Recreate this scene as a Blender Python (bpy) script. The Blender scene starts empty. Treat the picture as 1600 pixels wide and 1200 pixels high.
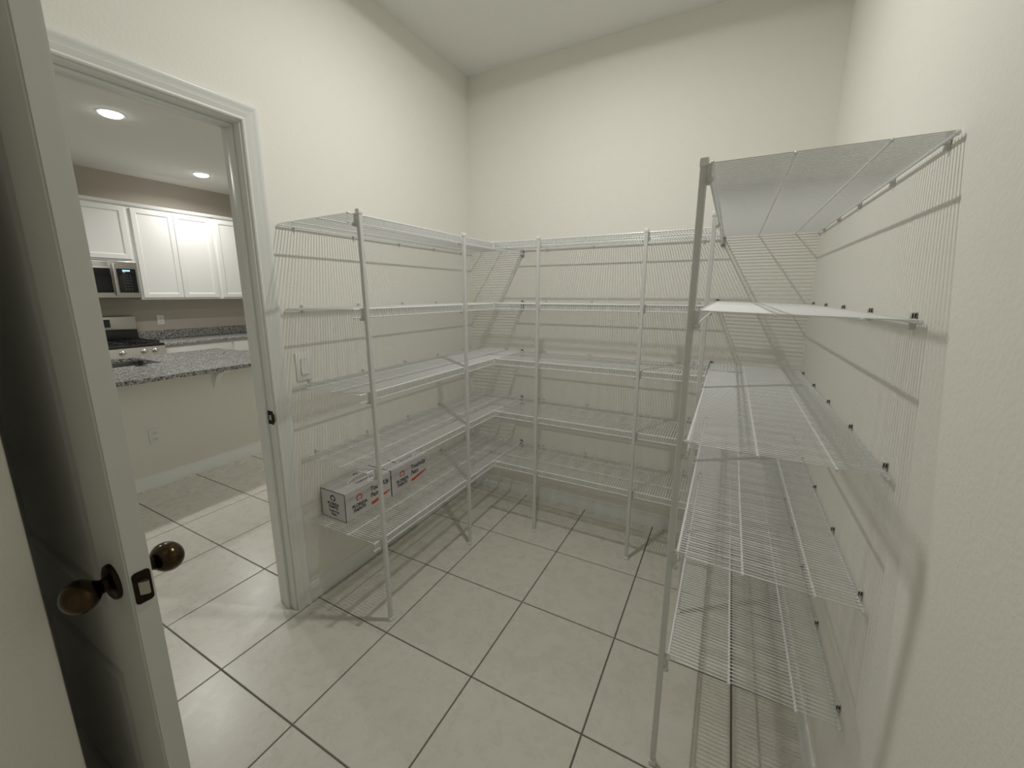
import bpy, bmesh, math, random
from mathutils import Matrix, Vector
random.seed(4)
S = bpy.context.scene
C = S.collection
PI = math.pi

# ------------------------------------------------------------------ camera
CAM = Vector((1.61427, -2.44926, 1.41671))
yaw, pitch, roll, FPX = 0.49532, -0.19914, -0.00092, 636.88
fw = Vector((-math.sin(yaw)*math.cos(pitch), math.cos(yaw)*math.cos(pitch), math.sin(pitch)))
rt0 = Vector((math.cos(yaw), math.sin(yaw), 0)); up0 = rt0.cross(fw)
rt = rt0*math.cos(roll) + up0*math.sin(roll); up = up0*math.cos(roll) - rt0*math.sin(roll)
cd = bpy.data.cameras.new('camera'); cam = bpy.data.objects.new('camera', cd); C.objects.link(cam)
cam.matrix_world = Matrix(((rt.x, up.x, -fw.x, CAM.x), (rt.y, up.y, -fw.y, CAM.y), (rt.z, up.z, -fw.z, CAM.z), (0, 0, 0, 1)))
cd.sensor_width = 36; cd.lens = 36*FPX/1600; cd.clip_start = 0.02
cd.shift_x = 6.65/1600; cd.shift_y = -12.73/1600
S.camera = cam

# ------------------------------------------------------------------ world, exposure, light levels
w = bpy.data.worlds.new('world'); S.world = w; w.use_nodes = True
w.node_tree.nodes['Background'].inputs[0].default_value = (0.8, 0.85, 1, 1)
w.node_tree.nodes['Background'].inputs[1].default_value = 0.02
S.view_settings.view_transform = 'Standard'; S.view_settings.look = 'None'
S.view_settings.gamma = 1; S.view_settings.use_curve_mapping = False
S.view_settings.exposure = 0.03
S.cycles.diffuse_bounces = 6; S.cycles.max_bounces = 10
S.cycles.sample_clamp_indirect = 3.0; S.cycles.blur_glossy = 1.0; S.cycles.use_adaptive_sampling = False
PANTRY_LIGHT = 13.6       # watts of the flush pantry light
KITCHEN_LIGHT = 12.5      # watts of each recessed downlight

# ------------------------------------------------------------------ materials
def mat(name, col, rough=0.5, metal=0.0, bump=None, spec=None, vary=None, coat=0.0):
    m = bpy.data.materials.new(name); m.use_nodes = True
    nt = m.node_tree; b = nt.nodes['Principled BSDF']
    b.inputs['Base Color'].default_value = (*col, 1); b.inputs['Roughness'].default_value = rough
    b.inputs['Metallic'].default_value = metal
    if spec is not None: b.inputs['Specular IOR Level'].default_value = spec
    if coat: b.inputs['Coat Weight'].default_value = coat
    tc = nt.nodes.new('ShaderNodeTexCoord')
    if bump:
        sc, st, dist = bump
        n = nt.nodes.new('ShaderNodeTexNoise'); n.inputs['Scale'].default_value = sc; n.inputs['Detail'].default_value = 3
        nt.links.new(tc.outputs['Object'], n.inputs['Vector'])
        bp = nt.nodes.new('ShaderNodeBump'); bp.inputs['Strength'].default_value = st; bp.inputs['Distance'].default_value = dist
        nt.links.new(n.outputs['Fac'], bp.inputs['Height']); nt.links.new(bp.outputs['Normal'], b.inputs['Normal'])
    if vary:
        sc, amt = vary
        n = nt.nodes.new('ShaderNodeTexNoise'); n.inputs['Scale'].default_value = sc; n.inputs['Detail'].default_value = 5
        nt.links.new(tc.outputs['Object'], n.inputs['Vector'])
        r = nt.nodes.new('ShaderNodeValToRGB')
        r.color_ramp.elements[0].position = 0.3; r.color_ramp.elements[1].position = 0.7
        r.color_ramp.elements[0].color = (*[c*(1-amt) for c in col], 1); r.color_ramp.elements[1].color = (*[min(1, c*(1+amt)) for c in col], 1)
        nt.links.new(n.outputs['Fac'], r.inputs[0]); nt.links.new(r.outputs[0], b.inputs['Base Color'])
    return m

def emit(name, col, s):
    m = bpy.data.materials.new(name); m.use_nodes = True; nt = m.node_tree; nt.nodes.clear()
    o = nt.nodes.new('ShaderNodeOutputMaterial'); e = nt.nodes.new('ShaderNodeEmission')
    e.inputs[0].default_value = (*col, 1); e.inputs[1].default_value = s; nt.links.new(e.outputs[0], o.inputs[0]); return m

M = {}
M['wall'] = mat('wall_paint', (0.83, 0.82, 0.765), 0.75, bump=(105, 0.36, 0.003), spec=0.3)
M['kwall'] = mat('kitchen_wall_paint', (0.50, 0.457, 0.395), 0.8, bump=(130, 0.4, 0.002), spec=0.3)
M['ceil'] = mat('ceiling_paint', (0.82, 0.815, 0.785), 0.9, bump=(60, 0.6, 0.003), spec=0.2)
M['trim'] = mat('trim_gloss_paint', (0.79, 0.80, 0.78), 0.28, bump=(25, 0.05, 0.001))
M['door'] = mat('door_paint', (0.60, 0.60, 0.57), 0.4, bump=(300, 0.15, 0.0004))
M['grout'] = mat('grout', (0.15, 0.138, 0.115), 0.9, bump=(300, 0.4, 0.001))
M['wire'] = mat('white_epoxy_wire', (0.78, 0.79, 0.80), 0.3)
M['post'] = mat('white_post', (0.66, 0.66, 0.65), 0.35)
M['plastic'] = mat('white_plastic', (0.80, 0.80, 0.77), 0.35)
M['clip'] = mat('clip_plastic', (0.62, 0.62, 0.60), 0.4)
M['darkmetal'] = mat('dark_steel', (0.05, 0.05, 0.05), 0.35, 0.8)
M['greymetal'] = mat('grey_steel', (0.42, 0.42, 0.41), 0.4, 0.5)
M['bronze'] = mat('antique_bronze', (0.055, 0.038, 0.020), 0.22, 1.0, vary=(14, 0.4))
M['bronze_dark'] = mat('dark_bronze', (0.03, 0.02, 0.015), 0.3, 1.0)
M['nickel'] = mat('latch_steel', (0.45, 0.43, 0.38), 0.35, 1.0)
M['cab'] = mat('cabinet_white', (0.80, 0.80, 0.775), 0.35)
M['steel'] = mat('brushed_steel', (0.55, 0.54, 0.51), 0.28, 1.0, bump=(90, 0.05, 0.0005))
M['steel_dark'] = mat('dark_brushed_steel', (0.28, 0.275, 0.26), 0.3, 1.0)
M['black'] = mat('black_glass', (0.008, 0.008, 0.009), 0.12)
M['iron'] = mat('black_enamel', (0.015, 0.015, 0.015), 0.35)
M['card'] = mat('white_cardboard', (0.62, 0.60, 0.60), 0.7, vary=(9, 0.04))
M['card_edge'] = mat('dark_print_edge', (0.03, 0.02, 0.015), 0.7)
M['ink'] = mat('black_ink', (0.012, 0.012, 0.014), 0.6)
M['orange'] = mat('orange_ink', (0.60, 0.085, 0.03), 0.6)
M['grey_ink'] = mat('grey_ink', (0.05, 0.05, 0.055), 0.6)
M['key'] = mat('key_print', (0.05, 0.05, 0.05), 0.5)
M['display'] = emit('clock_display', (0.25, 0.45, 1.0), 2.5)
M['lamp'] = emit('lamp_diffuser', (1.0, 0.985, 0.93), 12.0)
M['klamp'] = emit('downlight_lens', (1.0, 0.99, 0.955), 9.0)
for k in ('lamp', 'klamp', 'display'): M[k].cycles.emission_sampling = 'NONE'

def granite(name, lo, mid, hi, sc):
    m = mat(name, mid, 0.18); nt = m.node_tree; b = nt.nodes['Principled BSDF']
    tc = nt.nodes.new('ShaderNodeTexCoord')
    v = nt.nodes.new('ShaderNodeTexVoronoi'); v.inputs['Scale'].default_value = sc
    n = nt.nodes.new('ShaderNodeTexNoise'); n.inputs['Scale'].default_value = sc*0.55; n.inputs['Detail'].default_value = 6
    mx = nt.nodes.new('ShaderNodeMath'); mx.operation = 'MULTIPLY_ADD'; mx.inputs[1].default_value = 0.5
    sp = nt.nodes.new('ShaderNodeSeparateColor')
    nt.links.new(tc.outputs['Object'], v.inputs['Vector']); nt.links.new(tc.outputs['Object'], n.inputs['Vector'])
    nt.links.new(v.outputs['Color'], sp.inputs[0]); nt.links.new(sp.outputs[0], mx.inputs[0])
    ml = nt.nodes.new('ShaderNodeMath'); ml.operation = 'MULTIPLY'; ml.inputs[1].default_value = 0.55
    nt.links.new(n.outputs['Fac'], ml.inputs[0]); nt.links.new(ml.outputs[0], mx.inputs[2])
    r = nt.nodes.new('ShaderNodeValToRGB'); e = r.color_ramp.elements
    e[0].position = 0.33; e[0].color = (*lo, 1); e[1].position = 0.78; e[1].color = (*hi, 1)
    q = e.new(0.5); q.color = (*mid, 1)
    nt.links.new(mx.outputs[0], r.inputs[0]); nt.links.new(r.outputs[0], b.inputs['Base Color'])
    return m
M['granite'] = granite('granite', (0.035, 0.036, 0.034), (0.20, 0.20, 0.195), (0.62, 0.62, 0.59), 165)

def tile_mat():
    m = mat('porcelain_tile', (0.56, 0.53, 0.44), 0.3); nt = m.node_tree; b = nt.nodes['Principled BSDF']
    tc = nt.nodes.new('ShaderNodeTexCoord'); oi = nt.nodes.new('ShaderNodeObjectInfo')
    ad = nt.nodes.new('ShaderNodeVectorMath'); ad.operation = 'ADD'
    sc = nt.nodes.new('ShaderNodeVectorMath'); sc.operation = 'SCALE'; sc.inputs[0].default_value = (13, 7, 3)
    nt.links.new(oi.outputs['Random'], sc.inputs['Scale'])
    nt.links.new(tc.outputs['Object'], ad.inputs[0]); nt.links.new(sc.outputs[0], ad.inputs[1])
    n = nt.nodes.new('ShaderNodeTexNoise'); n.inputs['Scale'].default_value = 14; n.inputs['Detail'].default_value = 8; n.inputs['Roughness'].default_value = 0.65
    n.inputs['Distortion'].default_value = 0.3
    nt.links.new(ad.outputs[0], n.inputs['Vector'])
    r = nt.nodes.new('ShaderNodeValToRGB'); e = r.color_ramp.elements
    e[0].position = 0.3; e[0].color = (0.565, 0.55, 0.485, 1); e[1].position = 0.72; e[1].color = (0.63, 0.615, 0.545, 1)
    nt.links.new(n.outputs['Fac'], r.inputs[0]); nt.links.new(r.outputs[0], b.inputs['Base Color'])
    mr = nt.nodes.new('ShaderNodeMapRange'); mr.inputs['To Min'].default_value = 0.2; mr.inputs['To Max'].default_value = 0.36
    nt.links.new(n.outputs['Fac'], mr.inputs[0]); nt.links.new(mr.outputs[0], b.inputs['Roughness'])
    return m
M['tile'] = tile_mat()

# ------------------------------------------------------------------ mesh helpers
class MB:
    def __init__(s): s.v = []; s.f = []
    def add(s, vs, fs):
        o = len(s.v); s.v += [tuple(q) for q in vs]; s.f += [tuple(o+i for i in f) for f in fs]; return s
    def box(s, x0, x1, y0, y1, z0, z1):
        x0, x1 = min(x0, x1), max(x0, x1); y0, y1 = min(y0, y1), max(y0, y1); z0, z1 = min(z0, z1), max(z0, z1)
        return s.add([(x0,y0,z0),(x1,y0,z0),(x1,y1,z0),(x0,y1,z0),(x0,y0,z1),(x1,y0,z1),(x1,y1,z1),(x0,y1,z1)],
                     [(0,3,2,1),(4,5,6,7),(0,1,5,4),(1,2,6,5),(2,3,7,6),(3,0,4,7)])
    def rbox(s, x0, x1, y0, y1, z0, z1, r=0.003, seg=2):
        bm = bmesh.new(); bmesh.ops.create_cube(bm, size=1)
        for v in bm.verts: v.co = Vector(((x0+x1)/2+v.co.x*abs(x1-x0), (y0+y1)/2+v.co.y*abs(y1-y0), (z0+z1)/2+v.co.z*abs(z1-z0)))
        bmesh.ops.bevel(bm, geom=bm.edges[:], offset=r, segments=seg, affect='EDGES', profile=0.5)
        bm.verts.index_update(); s.add([v.co[:] for v in bm.verts], [[v.index for v in f.verts] for f in bm.faces]); bm.free(); return s
    def path(s, pts, r, n=6, cap=True):
        pts = [Vector(p) for p in pts]; rings = []
        for i, p in enumerate(pts):
            d = (pts[min(i+1, len(pts)-1)] - pts[max(i-1, 0)]).normalized()
            a = Vector((0, 0, 1)) if abs(d.z) < 0.8 else Vector((1, 0, 0))
            if i == 0: u = d.cross(a).normalized()
            else: u = (u - d*u.dot(d)).normalized()
            v = d.cross(u)
            rings.append([p + (u*math.cos(2*PI*k/n) + v*math.sin(2*PI*k/n))*r for k in range(n)])
        vs = [q for g in rings for q in g]; fs = []
        for i in range(len(pts)-1):
            for k in range(n): fs.append((i*n+k, i*n+(k+1) % n, (i+1)*n+(k+1) % n, (i+1)*n+k))
        if cap: fs += [tuple(range(n-1, -1, -1)), tuple((len(pts)-1)*n+k for k in range(n))]
        return s.add(vs, fs)
    def lathe(s, prof, origin, axis, n=24, sx=1, sy=1):
        # prof: (radius, height) pairs along axis; sx, sy stretch the two cross directions
        a = Vector(axis).normalized(); o = Vector(origin)
        u = Vector((0, 0, 1)).cross(a) if abs(a.z) < 0.9 else Vector((1, 0, 0)); u.normalize(); v = a.cross(u)
        vs = []; fs = []
        for r, h in prof:
            for k in range(n): vs.append(o + a*h + u*math.cos(2*PI*k/n)*r*sx + v*math.sin(2*PI*k/n)*r*sy)
        for i in range(len(prof)-1):
            for k in range(n): fs.append((i*n+k, i*n+(k+1) % n, (i+1)*n+(k+1) % n, (i+1)*n+k))
        fs += [tuple(range(n-1, -1, -1)), tuple((len(prof)-1)*n+k for k in range(n))]
        return s.add(vs, fs)
    def extrude(s, prof, fn0, fn1):
        # prof list of (a,b); fn0/fn1 map to 3-D at the two ends
        n = len(prof); vs = [fn0(*q) for q in prof] + [fn1(*q) for q in prof]
        fs = [(i, (i+1) % n, n+(i+1) % n, n+i) for i in range(n)] + [tuple(range(n-1, -1, -1)), tuple(range(n, 2*n))]
        return s.add(vs, fs)
    def build(s, name, m, parent=None, smooth=True, off=None):
        me = bpy.data.meshes.new(name); me.from_pydata(s.v, [], s.f); me.materials.append(m)
        bm = bmesh.new(); bm.from_mesh(me); bmesh.ops.recalc_face_normals(bm, faces=bm.faces[:]); bm.to_mesh(me); bm.free()
        if smooth:
            me.shade_smooth(); me.set_sharp_from_angle(angle=math.radians(38))
        o = bpy.data.objects.new(name, me); C.objects.link(o)
        if parent is not None:
            o.parent = parent
            o.matrix_parent_inverse = Matrix.Translation(-parent_loc(parent))
        return o

def parent_loc(p):
    l = Vector(p.location); q = p.parent
    while q: l += 0*Vector(q.location); q = q.parent
    return l
def thing(name, label, cat, loc=(0, 0, 0), group=None, kind=None):
    o = bpy.data.objects.new(name, None); o.empty_display_size = 0.05; C.objects.link(o); o.location = loc
    o['label'] = label; o['category'] = cat
    if group: o['group'] = group
    if kind: o['kind'] = kind
    return o
def tag(o, label, cat, group=None):
    o['label'] = label; o['category'] = cat
    if group: o['group'] = group
    return o
def struct(o, label=None):
    o['kind'] = 'structure'
    if label: o['label'] = label; o['category'] = 'trim' if o.name.startswith('trim') else o.name.split('_')[0]
    return o
def stuff(o): o['kind'] = 'stuff'; return o

def disc_light(parent, x, y, z, r, watts, col, spread=PI):
    l = bpy.data.lights.new('lamp', 'AREA'); l.shape = 'DISK'; l.size = 2*r; l.energy = watts; l.color = col; l.spread = spread
    o = bpy.data.objects.new('lamp', l); C.objects.link(o); o.parent = parent; o.location = Vector((x, y, z))-Vector(parent.location); return o

# ------------------------------------------------------------------ dimensions
W = 1.950; H = 2.767; TH = 0.115
JR, JL, DH = -1.487, -2.219, 2.023        # door opening: right jamb, hinge jamb, head
KX = -4.68                                # kitchen far wall
YN = -2.290; XN = 0.616                    # face and end of the return wall near the camera
YB = -3.15

# ------------------------------------------------------------------ shell
floor = struct(MB().box(KX-0.1, W+0.1, -3.7, 3.1, -0.1, -0.004).build('floor', M['grout'], smooth=False), 'floor of pantry and kitchen laid with large beige square tiles')
TX, TY, TS, G = 0.45008, -1.81747, 0.43184, 0.0055
tmesh = {}
def tile(x0, x1, y0, y1):
    k = (round(x1-x0, 3), round(y1-y0, 3))
    if k not in tmesh:
        a, b = (x1-x0)/2, (y1-y0)/2; c = 0.0015
        m = MB(); vs = []
        for z, q in ((-0.006, 0), (-0.0015, 0), (0, c)):
            vs += [(-a+q, -b+q, z), (a-q, -b+q, z), (a-q, b-q, z), (-a+q, b-q, z)]
        fs = [(8, 9, 10, 11)]
        for l in (0, 4):
            for i in range(4): fs.append((l+i, l+(i+1) % 4, l+4+(i+1) % 4, l+4+i))
        me = bpy.data.meshes.new('tile'); me.from_pydata(vs, [], fs); me.materials.append(M['tile']); tmesh[k] = me
    o = bpy.data.objects.new('tile', tmesh[k]); C.objects.link(o); o.parent = floor
    o.location = ((x0+x1)/2, (y0+y1)/2, 0)
for i in range(-12, 4):
    for j in range(-5, 12):
        x0, x1 = TX+i*TS+G/2, TX+(i+1)*TS-G/2; y0, y1 = TY+j*TS+G/2, TY+(j+1)*TS-G/2
        x0 = max(x0, KX); y0 = max(y0, -3.6 if i < 0 else YB)
        if i >= 0: x1 = min(x1, W); y1 = min(y1, 0.0)
        elif i == -1 and y0 > 0: x1 = -0.03
        y1 = min(y1, 3.0)
        if x1-x0 > 0.01 and y1-y0 > 0.01: tile(x0, x1, y0, y1)

wl = MB(); wl.box(-TH, 0, JR, 3.0, 0, H); wl.box(-TH, 0, -3.6, JL, 0, H); wl.box(-TH, 0, JL, JR, DH, H)
struct(wl.build('wall_left', M['wall'], smooth=False))
struct(MB().box(0, W+TH, 0, TH, 0, H).build('wall_back', M['wall'], smooth=False))
struct(MB().box(W, W+TH, YB, 0, 0, H).build('wall_right', M['wall'], smooth=False))
struct(MB().rbox(0.0, XN, YB, YN, 0, H, 0.006, 2).build('wall_near', M['wall'], smooth=True))
struct(MB().box(0, W+TH, YB-TH, YB, 0, H).build('wall_rear', M['wall'], smooth=False))
struct(MB().box(KX-0.1, W+0.1, -3.7, 3.1, H, H+0.1).build('ceiling', M['ceil'], smooth=False))
struct(MB().box(KX-0.1, KX, -3.7, 3.1, 0, H).build('wall_kitchen', M['kwall'], smooth=False))
struct(MB().box(KX, -TH, 3.0, 3.1, 0, H).build('wall_kitchen_right', M['wall'], smooth=False))
struct(MB().box(KX, -TH, -3.7, -3.6, 0, H).build('wall_kitchen_left', M['wall'], smooth=False))
struct(MB().box(-2.16, -2.05, -2.75, -0.20, 0, 0.833).build('wall_peninsula', M['wall'], smooth=False), 'painted half wall under the granite peninsula counter')

# baseboards
BP = [(0, 0), (0.013, 0), (0.013, 0.048), (0.0115, 0.052), (0.0115, 0.060), (0.008, 0.066), (0.0075, 0.074), (0.004, 0.082), (0, 0.084)]
def base(name, ax, at, s, a, b, hs=1.0):
    m = MB()
    if ax == 'x': m.extrude(BP, lambda t, z: (at+s*t, a, z*hs), lambda t, z: (at+s*t, b, z*hs))
    else: m.extrude(BP, lambda t, z: (a, at+s*t, z*hs), lambda t, z: (b, at+s*t, z*hs))
    return struct(m.build(name, M['trim']))
base('baseboard_left', 'x', 0, 1, JR+0.0605, 0)
base('baseboard_back', 'y', 0, -1, 0.0125, W-0.0125)
base('baseboard_right', 'x', W, -1, YB, 0)
base('baseboard_near', 'x', XN, 1, YB, YN)
base('baseboard_peninsula', 'x', -2.05, 1, -2.75, -0.20, 1.2)

# door jamb, stop, casing
jr = struct(MB().rbox(-TH-0.001, 0.001, JR-0.002, JR+0.0, 0, DH, 0.0008, 1).build('trim_1', M['trim']), 'white gloss door jamb on the latch side')
MB().rbox(-0.072, -0.037, JR-0.013, JR-0.002, 0, DH-0.002, 0.002, 2).build('door_stop', M['trim'], jr)
jl = struct(MB().rbox(-TH-0.001, 0.001, JL, JL+0.002, 0, DH, 0.0008, 1).build('trim_2', M['trim']), 'white gloss door jamb on the hinge side')
MB().rbox(-0.072, -0.037, JL+0.002, JL+0.013, 0, DH-0.002, 0.002, 2).build('door_stop', M['trim'], jl)
jh = struct(MB().rbox(-TH-0.001, 0.001, JL+0.002, JR-0.002, DH-0.002, DH, 0.0008, 1).build('trim_3', M['trim']), 'white gloss door head jamb')
MB().rbox(-0.072, -0.037, JL+0.013, JR-0.013, DH-0.013, DH-0.002, 0.002, 2).build('door_stop', M['trim'], jh)
# strike plate on the latch jamb
sp = MB(); yj = JR-0.002
sp.rbox(-0.036, -0.002, yj-0.0015, yj, 0.885, 0.943, 0.0007, 1)
sp.rbox(-0.006, 0.006, yj-0.0045, yj, 0.896, 0.932, 0.001, 1)
spo = sp.build('strike_plate', M['bronze_dark'], jr)
MB().rbox(-0.030, -0.014, yj-0.0022, yj-0.0012, 0.903, 0.925, 0.0004, 1).build('latch_hole', M['greymetal'], spo)
# casing with mitred corners
CP = [(0, 0), (0, 0.009), (0.004, 0.0115), (0.008, 0.0095), (0.011, 0.009), (0.018, 0.0105), (0.026, 0.0135), (0.029, 0.0115), (0.033, 0.012),
      (0.042, 0.0145), (0.050, 0.0185), (0.054, 0.0185), (0.058, 0.0165), (0.058, 0)]
def casing(xw, sx, num):
    names = []
    r = MB().extrude(CP, lambda u, t: (xw+sx*t, JR+0.004+u, 0), lambda u, t: (xw+sx*t, JR+0.004+u, DH+0.004+u)).build('trim_%d' % num, M['trim'])
    l = MB().extrude(CP, lambda u, t: (xw+sx*t, JL-0.004-u, 0), lambda u, t: (xw+sx*t, JL-0.004-u, DH+0.004+u)).build('trim_%d' % (num+1), M['trim'])
    h = MB().extrude(CP, lambda u, t: (xw+sx*t, JL-0.004-u, DH+0.004+u), lambda u, t: (xw+sx*t, JR+0.004+u, DH+0.004+u)).build('trim_%d' % (num+2), M['trim'])
    for o in (r, l, h): struct(o)
CP = [(u, t*1.2 - (0.0022 if abs(u-0.0285) < 0.002 or abs(u-0.0095) < 0.002 else 0)) for u, t in CP]
casing(0, 1, 4); casing(-TH, -1, 7)

# ------------------------------------------------------------------ the open door leaf
DY0, DY1 = -2.219, -2.184; DX0, DX1 = 0.030, 0.752; DZ0, DZ1 = 0.012, 2.008
panels = [(0.115, 0.600, 0.24, 0.685), (0.115, 0.600, 0.83, 1.89)]     # x0,x1 relative to world x below
def door_leaf():
    # stiles and rails as one slab with two sunk, bevelled panels on both faces
    xs = [DX0, DX0+0.115, DX1-0.125, DX1]
    zs = [DZ0, 0.24, 0.685, 0.83, 1.89, DZ1]
    m = MB()
    for side, y, d in ((0, DY0, 1), (1, DY1, -1)):
        for i in range(3):
            for j in range(5):
                a, b, c, e = xs[i], xs[i+1], zs[j], zs[j+1]
                if i == 1 and j in (1, 3):
                    rings = [(0, 0), (0.006, 0.007), (0.013, 0.011), (0.026, 0.011), (0.046, 0.003), (0.050, 0.003)]
                    vs = []
                    for q, dep in rings: vs += [(a+q, y+d*dep, c+q), (b-q, y+d*dep, c+q), (b-q, y+d*dep, e-q), (a+q, y+d*dep, e-q)]
                    fs = []
                    for l in range(len(rings)-1):
                        for k in range(4): fs.append((l*4+k, l*4+(k+1) % 4, l*4+4+(k+1) % 4, l*4+4+k))
                    fs.append(tuple(len(rings)*4-4+k for k in range(4)))
                    m.add(vs, fs)
                else: m.add([(a, y, c), (b, y, c), (b, y, e), (a, y, e)], [(0, 1, 2, 3)])
    for i in range(3):
        for z in (DZ0, DZ1): m.add([(xs[i], DY0, z), (xs[i+1], DY0, z), (xs[i+1], DY1, z), (xs[i], DY1, z)], [(0, 1, 2, 3)])
    for j in range(5):
        for x in (DX0, DX1): m.add([(x, DY0, zs[j]), (x, DY0, zs[j+1]), (x, DY1, zs[j+1]), (x, DY1, zs[j])], [(0, 1, 2, 3)])
    me = bpy.data.meshes.new('door_1'); me.from_pydata(m.v, [], m.f); me.materials.append(M['door'])
    bm = bmesh.new(); bm.from_mesh(me); bmesh.ops.remove_doubles(bm, verts=bm.verts[:], dist=1e-5)
    bmesh.ops.recalc_face_normals(bm, faces=bm.faces[:])
    ed = [e for e in bm.edges if all(abs(v.co.x-DX1) < 1e-6 for v in e.verts) and abs(e.verts[0].co.y-e.verts[1].co.y) < 1e-6]
    bmesh.ops.bevel(bm, geom=ed, offset=0.003, segments=2, affect='EDGES')
    bm.to_mesh(me); bm.free(); me.shade_smooth(); me.set_sharp_from_angle(angle=math.radians(25))
    o = bpy.data.objects.new('door_1', me); C.objects.link(o); return o
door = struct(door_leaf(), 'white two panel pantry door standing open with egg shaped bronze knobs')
KXX, KZ = 0.690, 0.914
for s, y in ((-1, DY0), (1, DY1)):
    ro = MB().lathe([(0.033, 0), (0.033, 0.003), (0.031, 0.007), (0.024, 0.010), (0.014, 0.011), (0.0125, 0.014), (0.0125, 0.018), (0.015, 0.022)],
                    (KXX, y, KZ), (0, s, 0), 32).build('rose', M['bronze_dark'], door)
    prof = [(0.0008, -0.026)] + [(math.sin(PI*k/14), -0.026*math.cos(PI*k/14)) for k in range(1, 14)] + [(0.0008, 0.026)]
    prof = [(r*0.0275 if r > 0.001 else r*0.5, h) for r, h in prof]
    MB().lathe(prof, (KXX, y+s*0.044, KZ), (0, s, 0), 28, sx=1.22, sy=1.0).build('knob', M['bronze'], ro)
def rounded(cy, cz, hw, hh, q, n=5):
    out = []
    for sx, sy, a0 in ((1, 1, 0), (-1, 1, 90), (-1, -1, 180), (1, -1, 270)):
        for k in range(n):
            a = math.radians(a0+90*k/(n-1)); out.append((cy+sx*(hw-q)+q*math.cos(a), cz+sy*(hh-q)+q*math.sin(a)))
    return out
lp = MB().extrude(rounded(-2.201, 0.914, 0.0128, 0.030, 0.006), lambda y, z: (DX1-0.001, y, z), lambda y, z: (DX1+0.0018, y, z)).build('latch_plate', M['bronze_dark'], door)
MB().extrude([(-2.2075, 0), (-2.1945, 0), (-2.1945, 0.009), (-2.1975, 0.011), (-2.2075, 0.003)],
             lambda y, x: (DX1+0.001+x, y, 0.902), lambda y, x: (DX1+0.001+x, y, 0.926)).build('latch_bolt', M['nickel'], lp)
for z in (0.28, 1.02, 1.80):
    MB().path([(0.022, -2.2235, z-0.045), (0.022, -2.2235, z+0.045)], 0.006, 10).build('hinge', M['bronze_dark'], door)

# ------------------------------------------------------------------ pantry ceiling light (above the frame)
t = thing('ceiling_light', 'round flush ceiling light in the middle of the pantry ceiling', 'light', (0.975, -1.10, H))
MB().lathe([(0.105, 0), (0.105, -0.008), (0.098, -0.013), (0.080, -0.013), (0.074, -0.002)], (0.975, -1.10, H), (0, 0, 1), 40).build('trim_ring', M['plastic'], t)
MB().lathe([(0.040, -0.0025), (0.0395, -0.0040), (0.002, -0.0048)], (0.975, -1.10, H), (0, 0, 1), 24).build('bulb_lens', M['lamp'], t)
disc_light(t, 0.975, -1.10, H-0.006, 0.022, PANTRY_LIGHT, (1.0, 0.985, 0.93))

# ------------------------------------------------------------------ wire shelves
PW = 0.0127
def wire_shelf(side, level, z_wall, z_front, depth, a0, a1, label, group):
    """side: 'left','right' run along y from a0 (near end) to a1; 'back' runs along x."""
    def P(u, v, dz=0.0):      # u: 0 at wall .. depth at the front lip; v: along the shelf
        z = z_wall + (z_front-z_wall)*u/depth + dz
        if side == 'left': return (u, v, z)
        if side == 'right': return (W-u, v, z)
        return (v, -u, z)
    mid = (a0+a1)/2
    loc = P(depth/2, mid); t = thing('wire_shelf', label, 'shelf', loc, group)
    rL = 0.0031
    def rod(name, u, dz, r, e0=0.0, e1=0.0, mt='wire'):
        p0, p1 = P(u, a0-e0, dz), P(u, a1+e1, dz)
        m = MB().path([p0, p1], r, 8)
        for p in (p0, p1):    # little rounded vinyl tip at each end
            ax = (Vector(p1)-Vector(p0)).normalized()*(1 if p is p1 else -1)
            m.lathe([(r*1.0, -0.006), (r*1.35, -0.005), (r*1.35, 0.001), (r*0.8, 0.003)], p, ax, 8)
        return m.build(name, M[mt], t)
    rod('back_rail', 0.010, -0.0045, 0.0033)
    rod('support_wire', 0.098, -0.0028, rL); rod('support_wire', 0.247, -0.0028, rL)
    rod('front_rail', depth, 0.0, 0.0031)
    rod('lip_rail', depth+0.001, -0.031, 0.0031)
    m = MB(); n = int((a1-a0)/PW); st = (a1-a0-0.006)/n
    for k in range(n+1):
        v = a0+0.003+k*st
        m.path([P(0.006, v), P(depth-0.004, v), P(depth+0.0035, v, -0.003), P(depth+0.0045, v, -0.034)], 0.00150, 5, cap=True)
    stuff(m.build('cross_wires', M['wire'], t))
    return t, P

def wall_clip(t, P, v, dark=True):
    """clip that pins the back rail to the wall, with its drive pin"""
    def bx(u0, u1, dv, z0, z1):
        c = [P(u, v+s*dv) for u in (u0, u1) for s in (-1, 1)]
        xs = [q[0] for q in c]; ys = [q[1] for q in c]; z = P(0, v)[2]
        return (min(xs), max(xs), min(ys), max(ys), z+z0, z+z1)
    c = MB().rbox(*bx(0.0005, 0.011, 0.0045, -0.009, 0.015), 0.0015, 1)
    c.rbox(*bx(0.002, 0.010, 0.0025, -0.020, -0.008), 0.001, 1)
    o = c.build('wall_clip', M['clip'], t)
    if not dark: return
    for u0, u1 in ((0.0022, 0.0050), (0.0068, 0.0092)):
        q = bx(u0, u1, 0.0045, 0.003, 0.0125); q = (q[0], q[1], q[2]-0.0005, q[2]+0.001, q[4], q[5])
        MB().box(*q).build('slot', M['darkmetal'], o)

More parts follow.
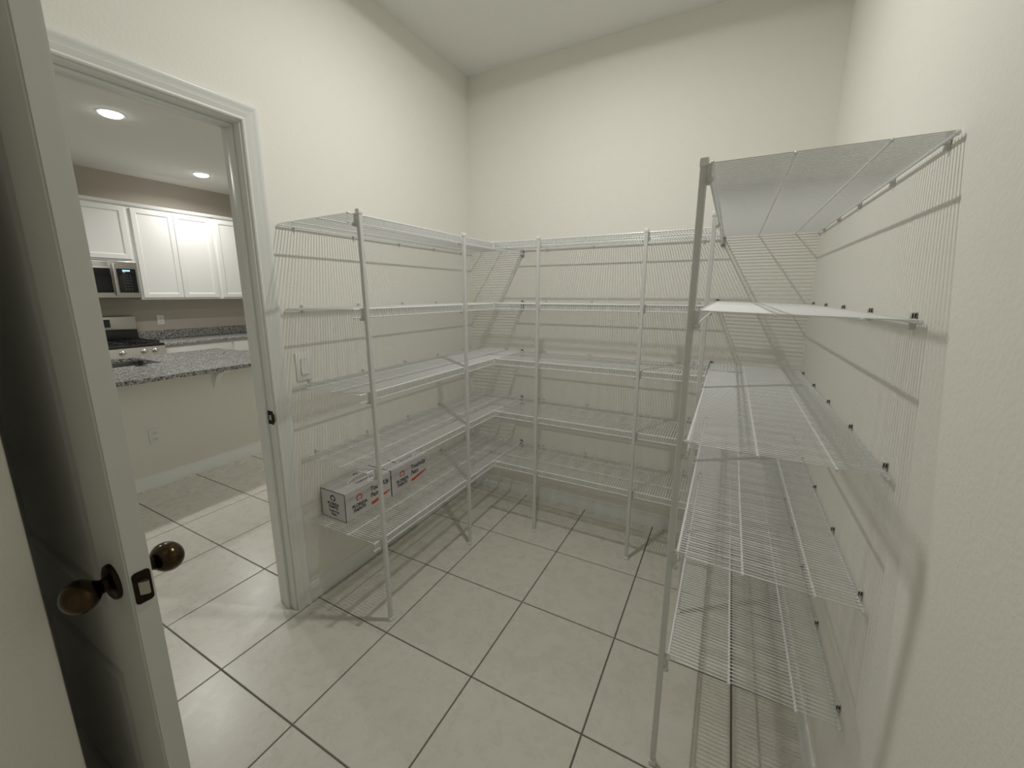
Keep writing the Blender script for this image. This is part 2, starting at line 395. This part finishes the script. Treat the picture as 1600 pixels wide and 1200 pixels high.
LV = [1.695, 1.360, 1.0366, 0.7145, 0.390]
NM = ['topmost', 'second', 'middle', 'fourth', 'lowest']
HOW = ['at the very top, above eye height', 'second from the top, seen edge-on', 'third from the top', 'second from the floor', 'nearest the floor']
D = 0.4036
leftw = [-0.006, -0.004, -0.007, -0.010, 0.0]; leftf = [0.0, 0.0, 0.0, 0.002, 0.007]
lefta = [-1.388, -1.392, -1.392, -1.386, -1.375]
rightw = [0.005, 0.004, 0.002, 0.003, 0.001]; rightf = [0.006, 0.016, 0.008, 0.015, 0.010]
CLIPY = [-1.315, -1.01, -0.70, -0.405, -0.115]
shelves = {}
for i in range(5):
    t, P = wire_shelf('left', i, LV[i]+leftw[i], LV[i]+leftf[i], D, lefta[i], -0.006,
        'white wire shelf on the left wall, %s%s' % (HOW[i], ', holding two paint cartons' if i == 4 else ''), 'wire shelves on the left wall')
    for y in CLIPY: wall_clip(t, P, y, False)
    shelves['left', i] = (t, P)
for i in range(5):
    t, P = wire_shelf('back', i, LV[i], LV[i]+0.001, D-0.018, D+0.010, W-D-0.010,
        'white wire shelf across the back wall, %s' % HOW[i], 'wire shelves on the back wall')
    for x in (0.57, 0.87, 1.17, 1.46): wall_clip(t, P, x, False)
    shelves['back', i] = (t, P)
for i in range(5):
    t, P = wire_shelf('right', i, LV[i]+rightw[i], LV[i]+rightf[i], D-0.003, -1.372, -0.006,
        'white wire shelf on the right wall, %s' % HOW[i], 'wire shelves on the right wall')
    for y in CLIPY: wall_clip(t, P, y)
    shelves['right', i] = (t, P)
# end brackets at the back wall and corner clips
for i in range(5):
    for sd in ('left', 'right'):
        t, P = shelves[sd, i]; x, y, z = P(D if sd == 'left' else D-0.003, -0.006)
        b = MB().rbox(x-0.010, x+0.010, -0.0035, -0.0005, z-0.050, z+0.010, 0.001, 1)
        b.rbox(x-0.007, x+0.007, -0.022, -0.003, z-0.041, z-0.0345, 0.001, 1)
        b.rbox(x-0.008, x-0.006, -0.020, -0.003, z-0.040, z-0.004, 0.0006, 1)
        o = b.build('end_bracket', M['greymetal'], t)
        MB().path([(x, -0.0035, z+0.006), (x, -0.010, z+0.008)], 0.0045, 10).build('screw', M['darkmetal'], o)
    t, P = shelves['back', i]; z = LV[i]; y = -(D-0.018)
    for x, s in ((D+0.006, 1), (W-D-0.006, -1)):
        c = MB().rbox(x-0.008*s-0.006, x-0.008*s+0.006, y-0.012, y+0.012, z-0.008, z+0.007, 0.002, 1)
        c.rbox(min(x, x+s*0.034), max(x, x+s*0.034), y-0.006, y+0.007, z-0.002, z+0.006, 0.002, 1)
        c.rbox(x-0.003, x+0.003, y-0.006, y+0.004, z-0.038, z-0.004, 0.001, 1)
        c.build('corner_clip', M['plastic'], t)

# ------------------------------------------------------------------ support poles
def pole(xb, yb, xt, yt, ztop, facing, levels, label):
    t = thing('support_pole', label, 'pole', (xb, yb, 0), 'white poles holding up the shelf fronts')
    h = 0.0082; m = MB(); ch = 0.0018
    prof = [(-h+ch, -h), (h-ch, -h), (h, -h+ch), (h, h-ch), (h-ch, h), (-h+ch, h), (-h, h-ch), (-h, -h+ch)]
    f = lambda z: (xb+(xt-xb)*z/ztop, yb+(yt-yb)*z/ztop)
    m.extrude(prof, lambda a, b: (xb+a, yb+b, 0.012), lambda a, b: (xt+a, yt+b, ztop-0.006)); m.build('tube', M['post'], t)
    MB().rbox(xb-0.0105, xb+0.0105, yb-0.0105, yb+0.0105, 0.0, 0.016, 0.0025, 2).build('foot', M['plastic'], t)
    MB().rbox(xt-0.0098, xt+0.0098, yt-0.0098, yt+0.0098, ztop-0.016, ztop+0.003, 0.003, 2).build('cap', M['plastic'], t)
    for z in levels:
        x, y = f(z); dx, dy = facing
        cx, cy = x-dx*0.012, y-dy*0.012
        hx, hy = (0.006, 0.011) if dx else (0.011, 0.006)
        c = MB().rbox(cx-hx, cx+hx, cy-hy, cy+hy, z-0.043, z-0.001, 0.0018, 1)
        c.lathe([(0.007, 0), (0.007, 0.004), (0.004, 0.006)], (x-dx*0.016+dy*0.016, y-dy*0.016-abs(dx)*0.012, z-0.036), (dy, -abs(dx), 0), 12)
        c.build('pole_clip', M['clip'], t)
    return t
px = D+0.0175
LZ = lambda sd: [shelves[sd, i][1](D, -0.6 if sd != 'back' else 0.8)[2] for i in range(5)]
pole(px-0.003, -1.326, px+0.0, -1.352, 1.709, (1, 0), LZ('left'), 'white pole in front of the left wall shelves, the one next to the light switch')
pole(px-0.003, -0.694, px-0.003, -0.694, 1.708, (1, 0), LZ('left'), 'white pole in front of the left wall shelves, the farther one towards the corner')
pole(0.690, -(D+0.001), 0.694, -(D+0.001), 1.708, (0, -1), LZ('back'), 'white pole in front of the back wall shelves, the left one of two')
pole(1.240, -(D+0.001), 1.240, -(D+0.001), 1.708, (0, -1), LZ('back'), 'white pole in front of the back wall shelves, the right one of two')
pole(W-px+0.002, -0.676, W-px+0.002, -0.676, 1.712, (-1, 0), LZ('right'), 'white pole under the right wall shelves, the far one beside the back shelves')
pole(W-px+0.003, -1.363, W-px+0.003, -1.363, 1.712, (-1, 0), LZ('right'), 'white pole at the near end of the right wall shelves, closest to the camera')

# ------------------------------------------------------------------ touch-up paint cartons on the lowest left shelf
def text_mesh(txt, size, name, m, parent, fn, bold=0.0, align='LEFT', spacing=1.0):
    """flat lettering; fn maps the text's (a, b) plane to world"""
    cu = bpy.data.curves.new('txt', 'FONT'); cu.body = txt; cu.size = size; cu.align_x = align; cu.offset = bold; cu.space_line = spacing
    cu.resolution_u = 3
    o = bpy.data.objects.new('txt', cu); C.objects.link(o)
    dg = bpy.context.evaluated_depsgraph_get(); dg.update()
    me = bpy.data.meshes.new_from_object(o.evaluated_get(dg)); bpy.data.objects.remove(o)
    for v in me.vertices: v.co = Vector(fn(v.co.x, v.co.y))
    me.materials.clear(); me.materials.append(m); me.name = name
    q = bpy.data.objects.new(name, me); C.objects.link(q)
    if parent is not None: q.parent = parent; q.matrix_parent_inverse = Matrix.Translation(-Vector(parent.location))
    return q
def flat(poly, name, m, parent, fn):
    me = bpy.data.meshes.new(name); me.from_pydata([fn(*p) for p in poly[0]], [], poly[1]); me.materials.append(m)
    q = bpy.data.objects.new(name, me); C.objects.link(q)
    q.parent = parent; q.matrix_parent_inverse = Matrix.Translation(-Vector(parent.location)); return q
def ring(cx, cy, r0, r1, a0, a1, n=28):
    vs = []; fs = []
    for k in range(n+1):
        a = math.radians(a0+(a1-a0)*k/n)
        vs += [(cx+r0*math.cos(a), cy+r0*math.sin(a)), (cx+r1*math.cos(a), cy+r1*math.sin(a))]
    for k in range(n): fs.append((2*k, 2*k+1, 2*k+3, 2*k+2))
    # hooked tail inside the opening
    o = len(vs); vs += [(cx-0.15*r1, cy-0.85*r1), (cx+0.45*r1, cy-0.45*r1), (cx-0.05*r1, cy-0.30*r1), (cx-0.05*r1, cy-0.62*r1)]
    fs.append((o, o+1, o+2, o+3)); return vs, fs
def carton(y0, y1, label, handle):
    x0, x1, z0 = 0.012, 0.172, LV[4]+0.0062; h = 0.137; z1 = z0+h
    t = thing('paint_carton', label, 'box', ((x0+x1)/2, (y0+y1)/2, z0), 'touch-up paint cartons')
    MB().rbox(x0, x1, y0, y1, z0, z1, 0.0015, 1).build('carton_body', M['card'], t)
    e = 0.0007; L = y1-y0
    # dark edges of the end face
    m = MB(); wd = 0.0024
    m.box(x0, x1, y0-e, y0+0.001, z1-wd, z1+e*0.5); m.box(x1-wd, x1+e*0.5, y0-e, y0+0.001, z0, z1); m.box(x0, x1, y0-e, y0+0.001, z0, z0+wd*0.7)
    m.box(x0, x0+wd*0.5, y0-e, y0+0.001, z0, z1)
    m.build('edge_line', M['card_edge'], t)
    side = lambda a, b: (x1+e, y0+a, z0+b)
    flat(ring(L*0.285, h*0.655, 0.0115, 0.0175, -55, 235), 'logo', M['orange'], t, side)
    text_mesh('FLORIDA\nPAINTS', 0.0235, 'lettering', M['ink'], t, lambda a, b: side(L*0.285+a*0.92+b*0.06, h*0.36+b), 0.0008, 'CENTER', 0.92)
    text_mesh('Touch-Up\nPaint', 0.0335, 'lettering', M['ink'], t, lambda a, b: side(L*0.53+a*0.85, h*0.64+b), 0.0007, 'LEFT', 0.95)
    flat(([(L*0.53, h*0.14), (L*0.60, h*0.13), (L*0.97, h*0.30), (L*0.99, h*0.34), (L*0.84, h*0.33), (L*0.66, h*0.27), (L*0.53, h*0.23)],
          [(0, 1, 2, 3, 4, 5, 6)]), 'swoosh', M['orange'], t, side)
    end = lambda a, b: (x0+a, y0-e, z0+b); wx = x1-x0
    flat(ring(wx*0.5, h*0.74, 0.0110, 0.0170, -55, 235), 'logo', M['ink'], t, end)
    text_mesh('FLORIDA\nPAINTS', 0.0185, 'lettering', M['ink'], t, lambda a, b: end(wx*0.5+a, h*0.50+b), 0.0006, 'CENTER', 0.9)
    text_mesh('Touch-Up\nPaint', 0.0165, 'lettering', M['ink'], t, lambda a, b: end(wx*0.5+a, h*0.245+b), 0.0004, 'CENTER', 0.95)
    topf = lambda a, b: (x1-0.012-b, y0+a, z1+0.0006)
    text_mesh('Touch-Up Paint', 0.020, 'lettering', M['grey_ink'], t, lambda a, b: topf(L*0.38+a*0.8, 0.030+b), 0.0005)
    flat(ring(L*0.62, 0.118, 0.007, 0.012, -55, 235), 'logo', M['grey_ink'], t, topf)
    if handle:
        pts = []
        for k in range(15):
            a = k/14; pts.append(((x0+x1)/2+0.004, y0+L*(0.28+0.52*a), z1+0.001+0.021*math.sin(PI*a)**0.6))
        MB().path(pts, 0.0042, 8).build('carry_handle', M['plastic'], t)
    else:
        MB().rbox(0.062, 0.118, y0+L*0.30, y0+L*0.34, z1, z1+0.0012, 0.0005, 1).build('handle_slot', M['card_edge'], t)
carton(-1.318, -1.035, 'white touch-up paint carton with carry handle, the one nearer the shelf end', True)
carton(-1.031, -0.752, 'white touch-up paint carton behind the handled one, without a raised handle', False)

# ------------------------------------------------------------------ switch and outlets
t = thing('light_switch', 'white rocker light switch on the left wall beside the door casing', 'switch', (0, -1.335, 1.107))
MB().rbox(0.0, 0.0065, -1.335-0.036, -1.335+0.036, 1.107-0.060, 1.107+0.060, 0.002, 2).build('wall_plate', M['plastic'], t)
MB().rbox(0.006, 0.0085, -1.335-0.0175, -1.335+0.0175, 1.107-0.035, 1.107+0.035, 0.001, 1).build('rocker_frame', M['clip'], t)
MB().extrude([(0.008, -0.032), (0.0135, -0.032), (0.0095, 0.002), (0.0105, 0.032), (0.008, 0.032)], lambda a, b: (a, -1.335-0.0155, 1.107+b), lambda a, b: (a, -1.335+0.0155, 1.107+b)).build('rocker', M['plastic'], t)
def outlet(x, y, z, label):
    t = thing('wall_outlet', label, 'outlet', (x, y, z))
    MB().rbox(x, x+0.006, y-0.036, y+0.036, z-0.058, z+0.058, 0.002, 2).build('wall_plate', M['trim'], t)
    for s in (-1, 1):
        r = MB().rbox(x+0.005, x+0.008, y-0.017, y+0.017, z+s*0.022-0.014, z+s*0.022+0.014, 0.002, 2).build('receptacle', M['plastic'], t)
        for d in (-1, 1):
            MB().box(x+0.0078, x+0.0084, y+d*0.006-0.0015, y+d*0.006+0.0015, z+s*0.022-0.004, z+s*0.022+0.006).build('slot', M['darkmetal'], r)
outlet(-2.05, -1.165, 0.386, 'white duplex outlet low on the half wall below the peninsula')
outlet(KX, 0.02, 1.095, 'white duplex outlet on the kitchen wall above the granite backsplash')

# ------------------------------------------------------------------ kitchen: peninsula
CT = 0.863
t = thing('peninsula_counter', 'speckled grey granite counter of the peninsula seen through the doorway', 'counter', (-2.42, -1.5, CT))
SX0, SX1, SY0, SY1 = -3.00, -2.49, -1.64, -0.88
m = MB()
X0, X1, Y0, Y1 = -3.06, -1.78, -2.80, -0.17
for a, b, c, d in ((X0, SX0, Y0, Y1), (SX1, X1, Y0, Y1), (SX0, SX1, Y0, SY0), (SX0, SX1, SY1, Y1)): m.box(a, b, c, d, CT-0.030, CT)
m.build('slab', M['granite'], t, smooth=False)
# undermount sink
t = thing('kitchen_sink', 'stainless undermount sink set in the peninsula granite', 'sink', (-2.745, -1.26, CT-0.03))
m = MB(); zb = CT-0.21; q = 0.012; zt = CT-0.0305
m.add([(SX0-q, SY0-q, zt), (SX1+q, SY0-q, zt), (SX1+q, SY1+q, zt), (SX0-q, SY1+q, zt),
       (SX0+0.004, SY0+0.004, zt), (SX1-0.004, SY0+0.004, zt), (SX1-0.004, SY1-0.004, zt), (SX0+0.004, SY1-0.004, zt),
       (SX0+0.02, SY0+0.02, zb), (SX1-0.02, SY0+0.02, zb), (SX1-0.02, SY1-0.02, zb), (SX0+0.02, SY1-0.02, zb)],
      [(0, 1, 5, 4), (1, 2, 6, 5), (2, 3, 7, 6), (3, 0, 4, 7), (4, 5, 9, 8), (5, 6, 10, 9), (6, 7, 11, 10), (7, 4, 8, 11), (8, 9, 10, 11)])
m.build('bowl', M['steel_dark'], t, smooth=False)
MB().lathe([(0.04, 0), (0.04, 0.003), (0.02, 0.004)], (-2.745, -1.26, zb), (0, 0, 1), 16).build('drain', M['steel'], t)
t = thing('sink_fitting', 'small dark round fitting standing at the near rim of the sink', 'faucet', (-2.44, -1.035, CT))
MB().lathe([(0.036, 0), (0.036, 0.004), (0.028, 0.007)], (-2.44, -1.035, CT), (0, 0, 1), 20).build('flange', M['darkmetal'], t)
MB().lathe([(0.016, 0.006), (0.016, 0.030), (0.020, 0.033), (0.020, 0.043), (0.010, 0.047)], (-2.44, -1.035, CT), (0, 0, 1), 18).build('cap', M['darkmetal'], t)
# corbels
def corbel(y, label):
    t = thing('counter_bracket', label, 'bracket', (-2.05, y, 0.70))
    MB().rbox(-2.05, -2.038, y-0.03, y+0.03, 0.665, CT-0.030, 0.002, 1).build('back_plate', M['trim'], t)
    MB().rbox(-2.038, -1.86, y-0.03, y+0.03, CT-0.042, CT-0.030, 0.002, 1).build('top_plate', M['trim'], t)
    pr = [(-2.038, CT-0.042), (-1.88, CT-0.042), (-1.89, CT-0.060)] + [(-1.89-0.148*math.sin(a*PI/16), CT-0.060-0.125*(1-math.cos(a*PI/16))) for a in range(1, 9)]
    MB().extrude(pr, lambda a, b: (a, y-0.019, b), lambda a, b: (a, y+0.019, b)).build('brace', M['trim'], t)
corbel(-0.70, 'white curved bracket under the right end of the peninsula overhang')
corbel(-1.95, 'white curved bracket under the left end of the peninsula overhang')
# base cabinets on the sink side
t = thing('base_cabinet', 'white sink base cabinet on the far side of the half wall', 'cabinet', (-2.6, -1.5, 0))
MB().box(-3.03, -2.165, -2.75, SY0-0.03, 0.0, CT-0.032).box(-3.03, -2.165, SY1+0.03, -0.20, 0.0, CT-0.032).box(-3.03, -2.165, SY0-0.03, SY1+0.03, 0, zb-0.02).build('body', M['cab'], t, smooth=False)

# ------------------------------------------------------------------ kitchen: far run
def shaker(x, y0, y1, z0, z1, parent, name='door', knob=False):
    """raised-panel door facing +x"""
    f = 0.052; m = MB(); th = 0.019
    rings = [(0, 0), (0, th-0.002), (0.002, th), (f-0.008, th), (f, th-0.003), (f+0.004, th-0.009), (f+0.012, th-0.009)]
    vs = []; fs = []
    for q, d in rings: vs += [(x+d, y0+q, z0+q), (x+d, y1-q, z0+q), (x+d, y1-q, z1-q), (x+d, y0+q, z1-q)]
    for l in range(len(rings)-1):
        for k in range(4): fs.append((l*4+k, l*4+(k+1) % 4, l*4+4+(k+1) % 4, l*4+4+k))
    fs.append(tuple(len(rings)*4-4+k for k in range(4))); fs.append((3, 2, 1, 0))
    m.add(vs, fs); return m.build(name, M['cab'], parent, smooth=False)
UX = -4.365
def upper(y0, y1, z0, z1, n, label):
    t = thing('wall_cabinet', label, 'cabinet', (KX+0.15, (y0+y1)/2, z0), 'white wall cabinets in the kitchen')
    MB().rbox(KX, UX, y0, y1, z0, z1, 0.001, 1).build('body', M['cab'], t)
    wd = (y1-y0-0.05)/n
    for k in range(n):
        a = y0+0.025+k*wd; g = 0.0025 if n > 1 else 0
        shaker(UX, a+(g if k else 0), a+wd-(g if k < n-1 else 0), z0+0.022, z1-0.03, t)
upper(-1.015, -0.252, 1.775, 2.385, 1, 'short white wall cabinet above the microwave')
upper(-0.250, 0.600, 1.352, 2.385, 2, 'white wall cabinet with two tall doors, right of the microwave')
upper(0.602, 1.450, 1.352, 2.385, 2, 'white wall cabinet partly hidden by the door frame, farthest right')
# crown
m = MB(); cp = [(0, 0), (0.022, 0), (0.026, 0.010), (0.034, 0.022), (0.036, 0.030), (0, 0.030)]
m.extrude(cp, lambda a, b: (UX+a-0.002, -1.03, 2.377+b), lambda a, b: (UX+a-0.002, 1.47, 2.377+b))
tag(m.build('crown_moulding', M['cab']), 'thin white moulding along the tops of the kitchen wall cabinets', 'moulding')
# lower run right of the range
t = thing('base_cabinet', 'white base cabinet with drawers right of the range', 'cabinet', (-4.37, 0.4, 0))
MB().box(KX+0.002, -4.09, -0.235, 1.45, 0.10, CT-0.03).box(KX+0.002, -4.15, -0.235, 1.45, 0, 0.10).build('body', M['cab'], t, smooth=False)
for y0, y1 in ((-0.215, 0.50), (0.53, 1.43)):
    MB().rbox(-4.09, -4.071, y0, y1, 0.675, CT-0.052, 0.003, 2).build('drawer', M['cab'], t)
    h = (y1-y0)/2
    shaker(-4.09, y0, y0+h-0.002, 0.13, 0.655, t); shaker(-4.09, y0+h+0.002, y1, 0.13, 0.655, t)
t = thing('kitchen_counter', 'speckled grey granite counter along the kitchen wall with its backsplash', 'counter', (-4.35, 0.6, CT))
MB().rbox(KX, -4.045, -0.235, 1.47, CT-0.030, CT, 0.003, 2).build('slab', M['granite'], t)
MB().rbox(KX, KX+0.02, -0.235, 1.47, CT, CT+0.105, 0.002, 1).build('backsplash', M['granite'], t)
# cabinets left of range (out of view but plausible)
# range
RY0, RY1 = -1.005, -0.240
t = thing('gas_range', 'stainless gas range with black cooktop and front knobs', 'stove', (-4.34, -0.62, 0))
MB().rbox(-4.66, -4.045, RY0, RY1, 0.0, 0.845, 0.003, 1).build('body', M['iron'], t)
MB().rbox(-4.60, -4.020, RY0, RY1, 0.845, 0.872, 0.004, 2).build('cooktop', M['iron'], t)
for ya in (RY0+0.02, RY0+0.27, RY0+0.52):
    g = MB()
    for k in range(4): g.rbox(-4.54+k*0.145, -4.53+k*0.145, ya, ya+0.225, 0.885, 0.897, 0.002, 1)
    for k in range(3): g.rbox(-4.56, -4.06, ya+0.005+k*0.102, ya+0.015+k*0.102, 0.885, 0.899, 0.002, 1)
    for xx in (-4.54, -4.09): g.box(xx, xx+0.01, ya+0.005, ya+0.015, 0.870, 0.887).box(xx, xx+0.01, ya+0.209, ya+0.219, 0.870, 0.887)
    g.build('grate', M['iron'], t)
for xx in (-4.43, -4.19):
    for yy in (RY0+0.13, RY0+0.63):
        MB().lathe([(0.045, 0), (0.045, 0.006), (0.03, 0.008), (0.03, 0.013)], (xx, yy, 0.870), (0, 0, 1), 20).build('burner', M['darkmetal'], t)
cpn = MB().extrude([(-4.045, 0.745), (-4.005, 0.745), (-3.995, 0.755), (-4.010, 0.845), (-4.045, 0.848)], lambda a, b: (a, RY0, b), lambda a, b: (a, RY1, b)).build('control_panel', M['steel'], t)
for yy in (RY0+0.10, RY0+0.20, RY0+0.38, RY1-0.20, RY1-0.10):
    MB().lathe([(0.026, 0), (0.026, 0.008), (0.021, 0.012), (0.019, 0.036), (0.013, 0.039)], (-4.000, yy, 0.797), (1, 0, 0.12), 20).build('control_knob', M['steel'], cpn)
MB().rbox(-4.045, -4.005, RY0+0.005, RY1-0.005, 0.16, 0.735, 0.005, 2).build('oven_door', M['steel'], t)
MB().rbox(-4.006, -4.003, RY0+0.10, RY1-0.10, 0.30, 0.62, 0.001, 1).build('oven_window', M['black'], t)
h = MB().path([(-4.005, RY0+0.05, 0.700), (-3.955, RY0+0.06, 0.700), (-3.955, RY1-0.06, 0.700), (-4.005, RY1-0.05, 0.700)], 0.011, 12); h.build('oven_handle', M['steel'], t)
MB().rbox(-4.66, -4.615, RY0+0.01, RY1-0.01, 0.860, 1.005, 0.004, 2).build('backguard_base', M['iron'], t)
bg = MB().rbox(-4.66, -4.600, RY0+0.01, RY1-0.01, 1.000, 1.165, 0.014, 4).build('backguard', M['steel'], t)
MB().rbox(-4.601, -4.598, RY0+0.13, RY1-0.25, 1.04, 1.13, 0.001, 1).build('clock_panel', M['black'], bg)
# microwave
t = thing('microwave', 'stainless over-the-range microwave under the short cabinet', 'microwave', (-4.48, -0.63, 1.365))
MY0, MY1, MX = -1.010, -0.257, -4.325
MB().rbox(KX, MX-0.02, MY0, MY1, 1.372, 1.772, 0.004, 1).build('body', M['iron'], t)
fr = MB().rbox(MX-0.022, MX, MY0, MY1, 1.375, 1.770, 0.006, 3).build('front_frame', M['steel'], t)
MB().rbox(MX-0.001, MX+0.002, MY0+0.04, MY1-0.235, 1.430, 1.690, 0.0012, 2).build('door_glass', M['black'], t)
cp_ = MB().rbox(MX-0.001, MX+0.002, MY1-0.185, MY1-0.020, 1.430, 1.690, 0.0012, 2).build('control_panel', M['black'], t)
dsp = MB().rbox(MX+0.002, MX+0.0028, MY1-0.135, MY1-0.070, 1.661, 1.676, 0.0003, 1).build('clock_display', M['display'], cp_)
m = MB()
for r in range(6):
    for c in range(3): m.box(MX+0.002, MX+0.0024, MY1-0.135+c*0.027, MY1-0.121+c*0.027, 1.615-r*0.030, 1.624-r*0.030)
stuff(m.build('keypad', M['key'], cp_, smooth=False))
MB().rbox(MX, MX+0.030, MY1-0.226, MY1-0.196, 1.400, 1.745, 0.007, 3).build('handle', M['steel'], t)
for k in range(1):
    g = MB()
    for r in range(4): g.box(MX-0.0005, MX+0.0012, MY0+0.05, MY1-0.25, 1.712+r*0.012, 1.716+r*0.012)
    g.build('vent_grille', M['darkmetal'], fr, smooth=False)
# downlights
for x, y, lab in ((-2.68, -0.86, 'round recessed ceiling downlight, the nearer and larger of the two in view'),
                  (-3.90, 0.33, 'round recessed ceiling downlight above the wall cabinets, smaller and farther'),
                  (-1.10, 0.45, 'added round fill downlight over the hall floor, unseen behind the left pantry wall'),  # unseen fill lamp, added to light the hall side of the half wall
                  (-2.68, -2.05, 'added round fill downlight over the left end of the peninsula, unseen behind the pantry door')):  # unseen fill lamp, added to raise the kitchen's ambient light
    t = thing('recessed_downlight', lab, 'light', (x, y, H), 'kitchen downlights')
    MB().lathe([(0.088, 0), (0.088, -0.003), (0.078, -0.006), (0.072, -0.005)], (x, y, H), (0, 0, 1), 32).build('trim_ring', M['plastic'], t)
    MB().lathe([(0.070, -0.0055), (0.068, -0.013), (0.056, -0.021), (0.034, -0.027), (0.002, -0.029)], (x, y, H), (0, 0, 1), 32).build('lens', M['klamp'], t)
    disc_light(t, x, y, H-0.031, 0.06, KITCHEN_LIGHT, (1.0, 0.99, 0.955), 2.8)
